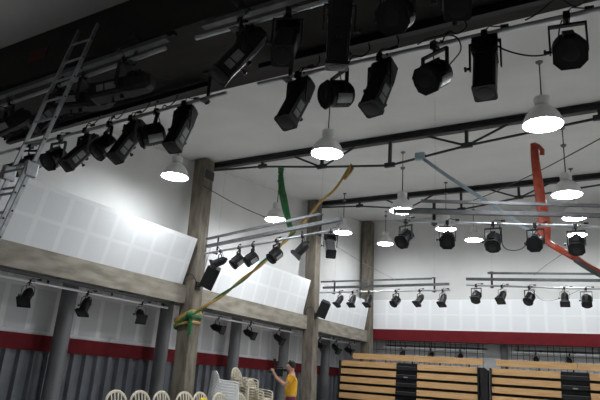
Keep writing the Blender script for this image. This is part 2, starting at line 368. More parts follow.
def make_profile():
    e = empty('profile_spotlight', (0, 0, 0)); h = .37
    clampyoke(e, h, .16)
    def body(m):
        loft(m, [(-.40, octo(.075, .03)), (-.34, octo(.108, .045)), (-.10, octo(.118, .04)), (-.09, octo(.110, .03)), (.33, octo(.105, .02)), (.34, octo(.112, .02)), (.375, octo(.112, .02))])
        for k in range(6): m.box(-.128, .128, -.32+k*.035, -.305+k*.035, .06, .128)
        m.box(-.02, .02, -.02, .02, -.15, -.10)
    b = quick('housing', M['black'], body, e, loc=(0, 0, -h)); 
    quick('lens', M['lens'], lambda m: m.lathe([(.09, .372), (.085, .38), (.04, .386)], n=20, axis='y'), b, smooth=True)
    for sx in (-1, 1):
        quick('pale_label', M['label'], lambda m: m.box(min(sx*.108, sx*.1125), max(sx*.108, sx*.1125), .03, .17, -.045, .045), b)
        quick('pale_label', M['label'], lambda m: m.box(min(sx*.108, sx*.1125), max(sx*.108, sx*.1125), .19, .28, -.045, .045), b)
    quick('focus_knob', M['black'], lambda m: (m.tube([(0, .12, -.11), (0, .12, -.17)], .012, 8), m.tube([(0, .12, -.16), (0, .12, -.185)], .025, 8)), b)
    quick('rear_lever', M['black'], lambda m: m.tube([(.06, -.2, .09), (.06, -.2, .18)], .01, 6), b)
    cable(b, -.05, -.55) if False else cable(e, h-.08, -.1)
    return e
def make_fresnel():
    e = empty('fresnel_spotlight', (0, 0, 0)); h = .37
    clampyoke(e, h, .17)
    def body(m):
        m.lathe([(.08, -.17), (.125, -.15), (.14, -.11), (.14, .12), (.135, .15)], n=24, axis='y')
        for k in range(5): m.lathe([(.147, -.12+k*.045), (.147, -.105+k*.045)], n=24, axis='y')
        m.box(-.05, .05, -.14, .1, .12, .16)
    b = quick('housing', M['black'], body, e, loc=(0, 0, -h), smooth=True)
    def frame(m):
        n = 24
        loft(m, [(.14, octo(.14, .065)), (.155, octo(.15, .07)), (.175, octo(.15, .07))])
        m.lathe([(.125, .17), (.14, .20), (.12, .20)], n=n, axis='y')
    quick('colour_frame', M['blackp'], frame, b)
    quick('lens', M['lens'], lambda m: m.lathe([(.115, .178), (.10, .195), (.05, .205)], n=24, axis='y'), b, smooth=True)
    def side(m):
        for a0 in (math.pi*1.08,):
            r = .143; A = []
            for k in range(9):
                a = a0+k*.10; A.append((r*math.cos(a), r*math.sin(a)))
            vs = [[m.bm.verts.new((x*s, y, z*s)) for x, z in A] for y, s in ((-.10, 1), (.10, 1))]
            for k in range(8): m._f([vs[0][k], vs[0][k+1], vs[1][k+1], vs[1][k]])
            A2 = [[m.bm.verts.new((x*1.04, y, z*1.04)) for x, z in A] for y in (-.10, .10)]
            for k in range(8): m._f([A2[0][k], A2[0][k+1], A2[1][k+1], A2[1][k]])
            m._f([vs[0][0], vs[1][0], A2[1][0], A2[0][0]]); m._f([vs[0][8], vs[1][8], A2[1][8], A2[0][8]])
    tag(quick('vent_panel', M['silver'], side, b), 'silver curved side panel')
    cable(e, h-.06, -.12)
    return e
def make_par():
    e = empty('par_can', (0, 0, 0)); h = .32
    clampyoke(e, h, .135, True)
    def body(m):
        m.lathe([(.05, -.20), (.075, -.185), (.10, -.13), (.112, -.08), (.112, .15), (.122, .155), (.122, .17)], n=24, axis='y')
        m.lathe([(.04, -.235), (.05, -.19)], n=12, axis='y')
    b = quick('housing', M['black'], body, e, loc=(0, 0, -h), smooth=True)
    def fl(m):
        loft(m, [(.165, octo(.115, .03)), (.18, octo(.13, .02)), (.24, octo(.145, .01))])
    quick('colour_frame', M['blackp'], fl, b)
    quick('lens', M['lens'], lambda m: m.lathe([(.10, .241), (.06, .246)], n=20, axis='y'), b)
    cable(e, h-.05, -.1)
    return e
proto = {'profile': make_profile(), 'fresnel': make_fresnel(), 'par': make_par()}
used = {}
look = {'profile': 'long profile spotlight', 'fresnel': 'short fresnel spotlight', 'par': 'slim par can'}
bars = {'FL': 'on the bar just beyond the dark beam, left half', 'FR': 'on the bar just beyond the dark beam, right half', 'BL': 'against the dark beam behind the ladder',
        'BR': 'against the dark beam at the top of the picture', '2L': 'on the middle left bar by the concrete column', '2R': 'on the middle right bar by the red silk',
        '3L': 'on the far left bar over the left bleachers', '3R': 'on the far right bar over the right bleachers', 'A1': 'under the nearest bay of the left ledge',
        'A2': 'under the ledge between the tall concrete columns', 'A3': 'under the ledge near the rear corner'}
ordn = ['leftmost', 'second from left', 'third from left', 'fourth from left', 'fifth from left', 'sixth from left', 'seventh from left']
FX = [
('FL','profile',-8.89,5.42,4.90,-161,-35), 
('FL','fresnel',-8.06,5.38,4.90,-176,-42), 
('FL','profile',-7.39,5.35,4.90,174,-55), 
('FL','fresnel',-6.81,5.32,4.90,157,-49), 
('FL','profile',-6.31,5.30,4.90,171,-64), 
('FL','fresnel',-5.78,5.28,4.90,140,-25), 
('FL','profile',-5.22,5.25,4.90,-174,-68), 
('FR','profile',-3.35,5.20,4.90,171,-64), 
('FR','fresnel',-2.80,5.22,4.90,150,-18), 
('FR','profile',-2.29,5.23,4.90,168,-66), 
('FR','fresnel',-1.67,5.24,4.90,158,-38), 
('FR','profile',-1.15,5.26,4.90,-176,-74), 
('FR','fresnel',-0.38,5.27,4.90,-171,-42), 
('BL','profile',-7.86,4.34,5.00,165,-45), 
('BL','profile',-6.70,4.28,5.00,160,-58), 
('BL','profile',-6.10,4.25,5.00,125,-12), 
('BL','profile',-5.27,4.20,5.00,110,-12), 
('BR','profile',-3.46,4.18,5.00,145,-58), 
('BR','profile',-2.88,4.19,5.00,-153,-52), 
('BR','profile',-2.29,4.21,5.00,29,-78), 
('BR','fresnel',-1.70,4.23,5.00,-178,-40), 
('BR','profile',-1.17,4.24,5.00,-160,-44), 
('2L','par',-8.62,10.55,4.15,110,-25), 
('2L','fresnel',-7.93,10.35,4.15,140,-45), 
('2L','fresnel',-7.43,10.20,4.15,135,-40), 
('2L','fresnel',-6.64,9.96,4.15,150,-45), 
('2L','par',-5.86,9.73,4.15,120,-50), 
('2L','profile',-5.09,9.50,4.15,-146,-40), 
('2R','fresnel',-3.47,9.25,4.15,160,-40), 
('2R','fresnel',-2.81,9.52,4.15,-165,-30), 
('2R','fresnel',-2.10,9.82,4.15,180,-50), 
('2R','fresnel',-1.46,10.08,4.15,176,-25), 
('2R','fresnel',-0.86,10.33,4.15,180,-50), 
('3L','par',-8.58,16.88,4.15,150,-55), 
('3L','par',-8.10,16.86,4.15,175,-60), 
('3L','par',-7.52,16.84,4.15,165,-60), 
('3L','fresnel',-6.59,16.80,4.15,150,-45), 
('3L','par',-5.81,16.77,4.15,150,-50), 
('3L','par',-5.09,16.75,4.15,170,-60), 
('3R','fresnel',-3.93,16.01,4.15,175,-50), 
('3R','par',-3.28,16.20,4.15,165,-50), 
('3R','fresnel',-2.61,16.40,4.15,160,-45), 
('3R','par',-1.77,16.65,4.15,185,-62), 
('3R','fresnel',-1.26,16.80,4.15,180,-60), 
('A1','par',-10.00,6.68,2.77,-140,-45), 
('A1','par',-10.00,8.04,2.77,-155,-60), 
('A1','par',-10.00,9.60,2.77,-120,-35), 
('A2','par',-10.00,12.44,2.77,-80,-15), 
('A2','par',-10.00,13.95,2.77,-85,-22), 
('A2','par',-10.00,15.55,2.77,-90,-32), 
('A3','par',-10.00,18.28,2.77,-95,-25), 
('A3','par',-10.00,19.54,2.77,-100,-40), 
('A3','par',-10.00,20.66,2.77,-95,-20),
]
cnt = {}
for bar, kind, x, y, z, pan, tilt in FX:
    if kind in used: o = copy_tree(proto[kind])
    else: o = proto[kind]; used[kind] = 1
    i = cnt.get(bar, 0); cnt[bar] = i+1
    o.location = (x, y, z); o.rotation_euler = (0, 0, R(pan))
    if bar[0] in '23': o.scale = (.85,)*3
    for ch in o.children:
        if ch.name.split('.')[0] == 'housing': ch.rotation_euler = (R(tilt), 0, 0)
    tag(o, '%s, %s %s' % (look[kind], ordn[i], bars[bar]), 'stage light', 'stage lights ' + bars[bar])
# small red safety tags on two of the middle-bar lights are knobs of their own
# lights standing behind the bleachers
bl = ['leftmost', 'second from left', 'third from left', 'fourth from left', 'rightmost']
for i, (x, s) in enumerate(((-8.4, 1), (-7.22, 1), (-6.1, 1), (-3.42, 1), (-2.34, 1))):
    o = copy_tree(proto['par']); o.location = (x, 22.2, 2.77); o.rotation_euler = (0, 0, R(180+10*i-20))
    for ch in o.children:
        if ch.name.split('.')[0] == 'housing': ch.rotation_euler = (R(-55), 0, 0)
    tag(o, 'small black light behind the rear grille above the bleachers, %s of five' % bl[i], 'stage light', 'stage lights behind the rear grille')

# ------------------------------------------------------------ pendant lamps
def make_lamp():
    e = empty('pendant_lamp', (0, 0, 0))
    def sh(m):
        pr = [(.305, 0), (.300, .03), (.285, .08), (.25, .16), (.20, .235), (.14, .29), (.10, .315), (.10, .33)]
        m.lathe(pr, n=40, cap0=False, cap1=True)
        m.lathe([(r-.012, z) for r, z in pr[:-1]]+[(.09, .318)], n=40, cap0=False, cap1=True)
        m.lathe([(.305, 0), (.293, 0)], n=40, cap0=False, cap1=False)
    quick('shade', M['shade'], sh, e, smooth=True)
    quick('neck', M['shade'], lambda m: (m.lathe([(.085, .325), (.115, .34), (.12, .45), (.11, .47)], n=24), m.tube([(.1, 0, .45), (.13, 0, .5), (.05, 0, .51), (0, 0, .47)], .006, 6)), e, smooth=True)
    quick('bulb', M['bulb'], lambda m: m.lathe([(.05, -.045), (.15, -.036), (.24, -.012), (.278, .014), (.27, .05), (.22, .12), (.1, .2)], n=32), e, smooth=True)
    return e
lampp = make_lamp()
LP = [(-1.08, 8.80, 4.0, 'largest lit pendant lamp, in front of the top of the red silk'), (-4.82, 8.67, 4.0, 'lit pendant lamp hanging below the second spotlight of the front right bar'), (-8.62, 8.68, 4.0, 'lit pendant lamp farthest left, just left of the concrete column top'),
      (-4.82, 12.58, 4.0, 'lit pendant lamp behind the left end of the middle right lighting bar'), (-1.15, 12.46, 4.0, 'lit pendant lamp right of the red silk, topmost of three seen in a column'), (-8.35, 12.4, 4.0, 'pendant lamp behind the middle bar rails beside the green silk'),
      (-8.24, 16.2, 4.58, 'lit pendant lamp just beyond the right end of the middle left bar'), (-4.82, 16.2, 4.47, 'lit pendant lamp below the middle right rails, above the second spotlight there'), (-1.36, 16.2, 4.54, 'lit pendant lamp at far right, middle one of three seen in a column'),
      (-8.24, 19.8, 5.04, 'small lit pendant lamp hanging right of the rear corner column'), (-4.88, 19.7, 4.97, 'small lit pendant lamp between the second and third spotlights of the middle right bar'), (-1.62, 19.8, 4.97, 'small lit pendant lamp at far right, lowest of three seen in a column')]
for i, (x, y, z, l) in enumerate(LP):
    o = lampp if i == 0 else copy_tree(lampp)
    o.location = (x, y, z+CZ); tag(o, l, 'pendant lamp', 'lit white pendant lamps in a grid')
    L = ceil_z(y)-(z+CZ)
    quick('cord', M['black'], lambda m: m.tube([(0, 0, .46), (0, 0, L)], .011, 6), o)
    quick('ceiling_cup', M['greypipe'], lambda m: m.lathe([(.02, L-.05), (.06, L-.015), (.06, L+.01)], n=16), o)

# ------------------------------------------------------------ cloth, straps, cables
def bez(pts, n=24):
    P = [Vector(p) for p in pts]; out = []
    for i in range(len(P)-1):
        p0 = P[max(i-1, 0)]; p1 = P[i]; p2 = P[i+1]; p3 = P[min(i+2, len(P)-1)]
        for k in range(n):
            t = k/n
            out.append(.5*((2*p1)+(p2-p0)*t+(2*p0-5*p1+4*p2-p3)*t*t+(3*p1-p0-3*p2+p3)*t**3))
    out.append(P[-1]); return out
# green silk from the truss down to the twisted rope
RA, RB = Vector((-9.22, 10.5, 2.62)), Vector((-5.59, 11.2, 6.10))
ROPE = bez([RA, (-8.68, 10.6, 2.98), (-7.99, 10.74, 3.49), (-7.44, 10.84, 3.99), (-7.07, 10.91, 4.37), (-6.85, 10.96, 4.61), (-6.44, 11.04, 5.08), (-6.01, 11.12, 5.55), RB], 14)
J = Vector((-6.87, 10.95, 4.6))
e = empty('green_silk', (-7.52, 11.2, 6.3), 'green silk strip hanging from the nearer truss beside a pendant lamp', 'silk strip'); o0 = Vector(e.location)
pts = bez([(-7.52, 11.2, 6.2), (-7.45, 11.2, 5.8), (-7.35, 11.13, 5.6), (-7.15, 11.05, 5.1), (-6.98, 10.98, 4.75), J], 8)
quick('hanging_strip', M['green'], lambda m: m.ribbon([p-o0 for p in pts], [.13+.05*math.sin(min(1, i/30)*math.pi) for i in range(len(pts))], .05, (1, .4, 0)), e, smooth=True)
quick('knot', M['green'], lambda m: (m.lathe([(.03, -.10), (.075, -.07), (.07, .0), (.085, .05), (.03, .09)], n=10), ), e, smooth=True)
# twisted rope: two strands
e = empty('twisted_silk_rope', RA, 'mustard and green silk twisted into a rope from column to truss', 'silk rope')
def strand(ph, r, off):
    out = []
    d = (RB-RA).normalized(); a = Vector((0, 0, 1)).cross(d).normalized(); bb = d.cross(a)
    for i, p in enumerate(ROPE):
        an = i/len(ROPE)*34+ph
        out.append(p-RA+(a*math.cos(an)+bb*math.sin(an))*off)
    return out
s1 = strand(0, .03, .022); s2 = strand(math.pi, .03, .02)
quick('mustard_strand', M['yellow'], lambda m: m.tube(s1, .032, 8), e, smooth=True)
quick('green_strand', M['green'], lambda m: m.tube(s2[:72], [.027]*72, 8), e, smooth=True)
quick('upper_knot', M['yellow'], lambda m: (m.ribbon([RB-RA+Vector(p) for p in ((-.10, 0, -.12), (-.02, -.03, -.02), (.02, 0, .10), (.04, .04, .02), (-.02, .02, -.10), (-.12, -.04, -.26))], .10, .05, (1, 0, .5))), e, smooth=True)
# wrapped cloth round the column
e = empty('column_wrap_cloth', (-9.5, 10.7, 2.55), 'mustard and green silk knotted round the nearest concrete column', 'knotted cloth')
def wrap(z, dz, rr, r):
    pts = []
    cxs = [(-.30, -.16), (-.10, -.17), (.11, -.16), (.16, -.1), (.17, .15), (.10, .28), (-.12, .29), (-.32, .28), (-.34, .1), (-.34, -.08), (-.30, -.16)]
    for i, (x, y) in enumerate(cxs): pts.append((x+.02, y, z+dz*(x+.1)*1.6))
    return bez(pts, 4)
for (z, dz, k, w_) in ((.02, .30, 'yellow', .12), (-.09, .36, 'green', .10), (-.14, .12, 'yellow', .07)):
    p = wrap(z, dz, .2, 0)
    quick({'yellow': 'mustard_band', 'green': 'green_band'}[k], M[k], lambda m: m.ribbon(p, w_, .05, (0, 0, 1)), e, smooth=True)
quick('green_tail', M['green'], lambda m: m.ribbon(bez([(.20, -.17, .08), (.23, -.19, -.05), (.22, -.18, -.25), (.23, -.18, -.40)], 5), .10, .03, (1, .3, 0)), e, smooth=True)
quick('knot', M['green'], lambda m: (m.tube([(.10, -.2, .03), (.18, -.21, .07), (.27, -.2, .09), (.31, -.2, .08)], [.04, .08, .07, .03], 10)), e, smooth=True)
# orange red silk
RJ = Vector((-1.49, 11.2, 4.19))
e = empty('red_silk', (-1.54, 11.2, 6.1), 'long orange-red silk hanging from the truss and swept off to the right', 'silk strip'); o0 = Vector(e.location)
p1 = bez([(-1.56, 11.2, 6.12), (-1.55, 11.19, 5.7), (-1.50, 11.2, 5.0), (-1.46, 11.2, 4.5), RJ], 8)
quick('hanging_strip', M['orange'], lambda m: m.ribbon([p-o0 for p in p1], [.14+.12*i/(len(p1)-1) for i in range(len(p1))], .06, (1, .5, 0)), e, smooth=True)
quick('knot', M['orange'], lambda m: m.ribbon([Vector(p) for p in ((-.02, -.05, .0), (.06, -.06, -.06), (.13, -.05, -.16), (.12, -.04, -.26))], .09, .04, (1, .3, 0)), e, smooth=True)
p2 = bez([RJ+Vector((-.03, 0, .08)), RJ+Vector((.12, 0, -.12)), (-1.02, 11.2, 3.82), (-.6, 11.2, 3.50), (.3, 11.3, 2.95), (1.1, 11.4, 2.7)], 8)
quick('swept_strip', M['orange'], lambda m: m.ribbon([p-o0 for p in p2], .13, .07, (0, .3, 1)), e, smooth=True)
p3 = [p+Vector((0, -.05, -.045)) for p in p2[17:29]]
quick('grey_twist', M['greysilk'], lambda m: m.ribbon([p-o0 for p in p3], .09, .05, (0, .3, 1)), e, smooth=True)
e = empty('blue_strap', (-3.88, 11.2, 6.2), 'pale blue strap running from the truss down to the red silk', 'strap'); o0 = Vector(e.location)
p4 = bez([(-3.9, 11.2, 6.18), (-3.3, 11.2, 5.65), (-2.4, 11.2, 4.92), (-1.7, 11.2, 4.32), RJ+Vector((-.05, 0, 0))], 6)
quick('strap', M['blue'], lambda m: m.ribbon([p-o0 for p in p4], .09, .025, (.6, .5, .6)), e, smooth=True)
quick('knot', M['blue'], lambda m: m.box(-.13, .10, -.06, .06, -.12, .06), e, bevel=.03)
def cab(name, pts, r, label, m_='black'):
    P = bez(pts, 8); o = P[0].copy()
    ob = quick(name, M[m_], lambda m: m.tube([p-o for p in P], r, 6), loc=o, smooth=True); return tag(ob, label, 'cable')
cab('cable', [(-9.49, 10.58, 5.92), (-8.0, 10.2, 5.15), (-6.61, 9.9, 4.53)], .009, 'thin dark cable from concrete column top down to the middle left lighting bar')
cab('cable', [(-5.5, 9.6, 4.17), (-6.1, 13.2, 4.3), (-6.6, 16.72, 4.5)], .006, 'thin pale cable slanting back between the middle and far left lighting bars', 'greypipe')
cab('cable', [(-4.2, 17.0, 6.95), (-3.2, 16.2, 6.95), (-1.5, 13.0, 6.3), (.3, 10.2, 5.95)], .012, 'black cable rising to the right from the farther truss')
cab('cable', [(-2.5, 16.6, 4.5), (-1.9, 14.5, 4.35), (-.9, 11.0, 4.0)], .006, 'thin dark cable slanting to the grey twist of the red silk')
cab('cable', [(-2.0, 9.86, 4.13), (-1.95, 9.9, 3.75), (-1.7, 10.0, 3.72), (-1.5, 10.05, 3.95), (-1.42, 10.1, 4.1)], .009, 'drooping black cable between third and fourth lights of the middle right bar')
cab('cable', [(-1.15, 5.24, 4.95), (-1.0, 5.24, 4.70), (-.75, 5.25, 4.55), (-.55, 5.25, 4.52), (-.42, 5.26, 4.6)], .008, 'drooping black cable between the two rightmost lights of the front bar')
cab('cable', [(-.75, 5.25, 4.95), (-.62, 5.25, 5.0), (-.45, 5.24, 5.1), (-.3, 5.24, 4.97), (-.2, 5.24, 5.0)], .008, 'black cable looped over the front bar at the top right')
cab('cable', [(-1.85, 5.2, 4.93), (-1.7, 5.2, 4.98), (-1.45, 5.2, 4.93), (-1.38, 5.2, 4.75), (-1.5, 5.2, 4.6)], .008, 'black cable looping beside the fresnel on the front right bar')
cab('cable', [(-2.61, 16.40, 4.13), (-2.3, 16.45, 3.8), (-1.9, 16.55, 3.85), (-1.4, 16.7, 4.1)], .006, 'thin black cable drooping from the far right bar')
for k, (x, l) in enumerate(((-3.1, 'between its first two lights'), (-2.45, 'left of its third light'), (-2.1, 'right of its third light'), (-1.35, 'above its profile spotlight pointing straight down'))):
    cab('cable', [(x, 5.24, 5.12), (x+.03, 5.2, 5.0), (x-.05, 5.17, 4.93), (x-.16, 5.17, 4.96), (x-.22, 5.18, 4.88)], .009, 'short loose black cable over the front right bar, '+l)
for k, (x, l) in enumerate(((-7.1, 'left of its fourth light'), (-6.55, 'left of its fifth light'), (-6.05, 'left of its sixth light'), (-5.5, 'left of its last light'))):
    cab('cable', [(x, 5.36, 5.14), (x+.03, 5.3, 5.02), (x-.05, 5.27, 4.93), (x-.14, 5.27, 4.97), (x-.2, 5.28, 4.9)], .009, 'short loose black cable over the front left bar, '+l)

# ------------------------------------------------------------ loudspeakers on the columns
def speaker(c, rot, label, colx, coly):
    e = empty('loudspeaker', c, label, 'loudspeaker', 'loudspeakers bracketed to the concrete columns')
    mt = Euler(rot).to_matrix().to_4x4()
    quick('cabinet', M['black'], lambda m: m.hexa([mt @ Vector(p) for p in ((-.17, -.15, -.27), (.17, -.15, -.27), (.12, .15, -.27), (-.12, .15, -.27))], [mt @ Vector(p) for p in ((-.17, -.15, .27), (.17, -.15, .27), (.12, .15, .27), (-.12, .15, .27))]), e, bevel=.01)
    quick('grille', M['blackp'], lambda m: m.box(-.155, .155, -.165, -.151, -.255, .255, mt), e, bevel=.004)
    a = Vector((colx, coly, c[2]-.22))-Vector(c)
    quick('bracket', M['black'], lambda m: (m.tube([a, a+Vector((.08, -.04, -.02)), mt @ Vector((0, .1, -.2))], .022, 8), m.box(a.x-.02, a.x+.02, a.y-.07, a.y+.07, a.z-.1, a.z+.1)), e)
    quick('cable', M['black'], lambda m: m.tube(bez([a+Vector((.02, -.1, .1)), a+Vector((-.05, -.2, .25)), a+Vector((-.22, -.24, .2)), a+Vector((-.27, -.24, -.2))], 6), .01, 6), e)
speaker((-9.0, 10.75, 3.56), (R(24), R(22), R(35)), 'black loudspeaker tilted on its bracket at the nearest concrete column', -9.36, 10.72)
speaker((-9.05, 16.65, 3.57), (R(24), R(18), R(35)), 'black loudspeaker tilted on its bracket at the column behind the person', -9.36, 16.72)

# ------------------------------------------------------------ ladder
e = empty('extension_ladder', (-6.16, 2.95, 0), 'tall aluminium extension ladder leaning on the dark beam', 'ladder')
TL = Vector((0, 4.19-2.95, 5.74)); d = TL.normalized(); nn = Vector((0, -d.z, d.y))
def lad(w, a, bq, off, namer, nrung, ph):
    for s in (-1, 1):
        def fn(m, s=s):
            A = d*a+nn*off; B = d*bq+nn*off; x0, x1 = s*w-.013, s*w+.013
            m.hexa([Vector((x0, 0, 0))+A-nn*.022, Vector((x1, 0, 0))+A-nn*.022, Vector((x1, 0, 0))+A+nn*.022, Vector((x0, 0, 0))+A+nn*.022],
                   [Vector((x0, 0, 0))+B-nn*.022, Vector((x1, 0, 0))+B-nn*.022, Vector((x1, 0, 0))+B+nn*.022, Vector((x0, 0, 0))+B+nn*.022])
        quick('rail', M['alu'], fn, e)
    t = a+ph
    while t < bq-.08:
        p = d*t+nn*off
        quick('rung', M['alu'], lambda m: m.tube([p+Vector((-w, 0, 0)), p+Vector((w, 0, 0))], .015, 10), e, smooth=True)
        for s in (-1, 1): quick('rung_rivet', M['black'], lambda m: m.tube([p+nn*0+Vector((s*(w+.012), 0, 0)), p+Vector((s*(w+.019), 0, 0))], .012, 8), e)
        t += .325
lad(.19, 1.2, TL.length, 0, 'fly', 0, .18)
lad(.225, .02, 3.62, .075, 'base', 0, .25)
for s in (-1, 1):
    p = d*3.55
    quick('guide_bracket', M['alu'], lambda m: m.box(p.x+s*.21-.03, p.x+s*.21+.04, p.y-.09, p.y+.06, p.z-.09, p.z+.08), e, bevel=.01)
    quick('foot', M['black'], lambda m: m.box(s*.225-.03, s*.225+.03, -.13, -.03, 0, .06), e)

# ------------------------------------------------------------ bleachers
YB = 19.0
def bleacher(x0, x1, xs0, xs1, xe_top0, xe_top1, label):
    e = empty('bleacher_block', ((x0+x1)/2, YB, 0), label, 'bleachers', 'retracted timber bleacher blocks'); ox = (x0+x1)/2
    n = 8; top = 2.06; P = .27
    for k in range(n):
        zt = top-P*k; zb = zt-.185; y = -.02*k+.06
        for a, c in ((x0, xs0), (xs1, x1)):
            if c-a > .1: quick('riser_board', M['wood'], lambda m: m.box(a-ox, c-ox, y-.035, y, max(zb, .02), zt), e, bevel=.006)
        quick('deck', M['blackp'], lambda m: m.box(x0-ox+.02, x1-ox-.02, y+.02, y+.9-.03*k, zt-.05, zt-.02), e)
    # back-rest boards along the top
    for a, c in ((xe_top0, (xe_top0+xe_top1)/2-.01), ((xe_top0+xe_top1)/2+.01, xe_top1)):
        quick('top_board', M['wood'], lambda m: m.box(a-ox, c-ox, .10, .135, 2.14, 2.335), e, bevel=.006)
    x = xe_top0+.3
    while x < xe_top1-.2:
        quick('post', M['black'], lambda m: m.box(x-ox-.02, x-ox+.02, .135, .175, 1.95, 2.30), e); x += .95
    quick('substructure', M['blackp'], lambda m: m.box(x0-ox+.05, x1-ox-.05, .12, 1.1, 0, 2.0), e)
    for xx in (x0, x1):
        quick('end_panel', M['blackp'], lambda m: (m.box(xx-ox-.03, xx-ox+.01, -.1, 1.1, 0, 2.06)), e)
    st = empty('stair_bay', (0, 0, 0)); st.parent = e
    quick('stair_panel', M['black'], lambda m: m.box(xs0-ox, xs1-ox, .10, .14, .02, 2.08), st)
    for k in range(7):
        zt = 2.02-.27*k
        quick('step', M['black'], lambda m: m.box(xs0-ox+.02, xs1-ox-.02, -.02-.02*k, .10, zt-.17, zt-.05), st, bevel=.01)
        quick('step_nosing', M['greypipe'], lambda m: m.box(xs0-ox+.02, xs1-ox-.02, -.03-.02*k, -.019-.02*k, zt-.065, zt-.05), st)
    quick('small_plate', M['label'], lambda m: m.box((xs0+xs1)/2-ox-.07, (xs0+xs1)/2-ox+.07, -.062, -.058, 1.60, 1.635), st)
    return e
bleacher(-9.48, -4.64, -7.40, -6.66, -9.08, -4.53, 'retracted timber bleachers with a black stair bay, left block')
bleacher(-4.26, .6, -2.28, -1.51, -4.13, .5, 'retracted timber bleachers running off the right edge, right block')
tag(quick('black_box', M['black'], lambda m: (m.box(-4.60, -4.36, 18.98, 19.2, .02, 2.0), m.box(-4.62, -4.45, 18.95, 19.1, 1.75, 2.06)), bevel=.01), 'black equipment box standing in the gap between the two bleacher blocks', 'equipment box')
# rear grille
e = empty('steel_grille', (-4.5, 21.98, 2.4), 'black steel grille under the rear red band behind the bleachers', 'grille')
x = -9.4; g = []
k = 0
BX = []
while x < 1.0:
    if not (-5.15 < x < -4.3): BX.append(x)
    x += .2 if (k % 5) else .40
    k += 1
for x in BX[:90]: quick('vertical_bar', M['black'], lambda m: m.box(x+4.5-.008, x+4.5+.008, -.01, .01, -.55, .66), e)
for a, c in ((-9.6, -5.15), (-4.3, 1.1)):
    for z in (.56, .26, -.04): quick('horizontal_bar', M['black'], lambda m: m.box(a+4.5, c+4.5, .012, .026, z-.008, z+.008), e)
for (a, c, z, l) in ((-9.2, -5.2, 2.77, 'bright steel pipe behind the rear grille over the left bleachers'), (-4.2, 1.0, 2.77, 'bright steel pipe behind the rear grille over the right bleachers')):
    e = empty('lighting_pipe', ((a+c)/2, 22.2, z), l, 'pipe', 'pipes behind the rear grille')
    quick('tube', M['white_pipe'], lambda m: (m.tube([(a-(a+c)/2, 0, 0), (c-(a+c)/2, 0, 0)], .03, 10)), e, smooth=True)
    for x in (a+.2, (a+c)/2, c-.2): quick('pipe_hanger', M['black'], lambda m: m.box(x-(a+c)/2-.012, x-(a+c)/2+.012, -.012, .012, .02, .29), e)
    for dy in (.25, .5, .75): quick('conduit', M['greypipe'], lambda m: m.tube([(a-(a+c)/2, dy, .1), (c-(a+c)/2, dy, .1)], .02, 8), e, smooth=True)

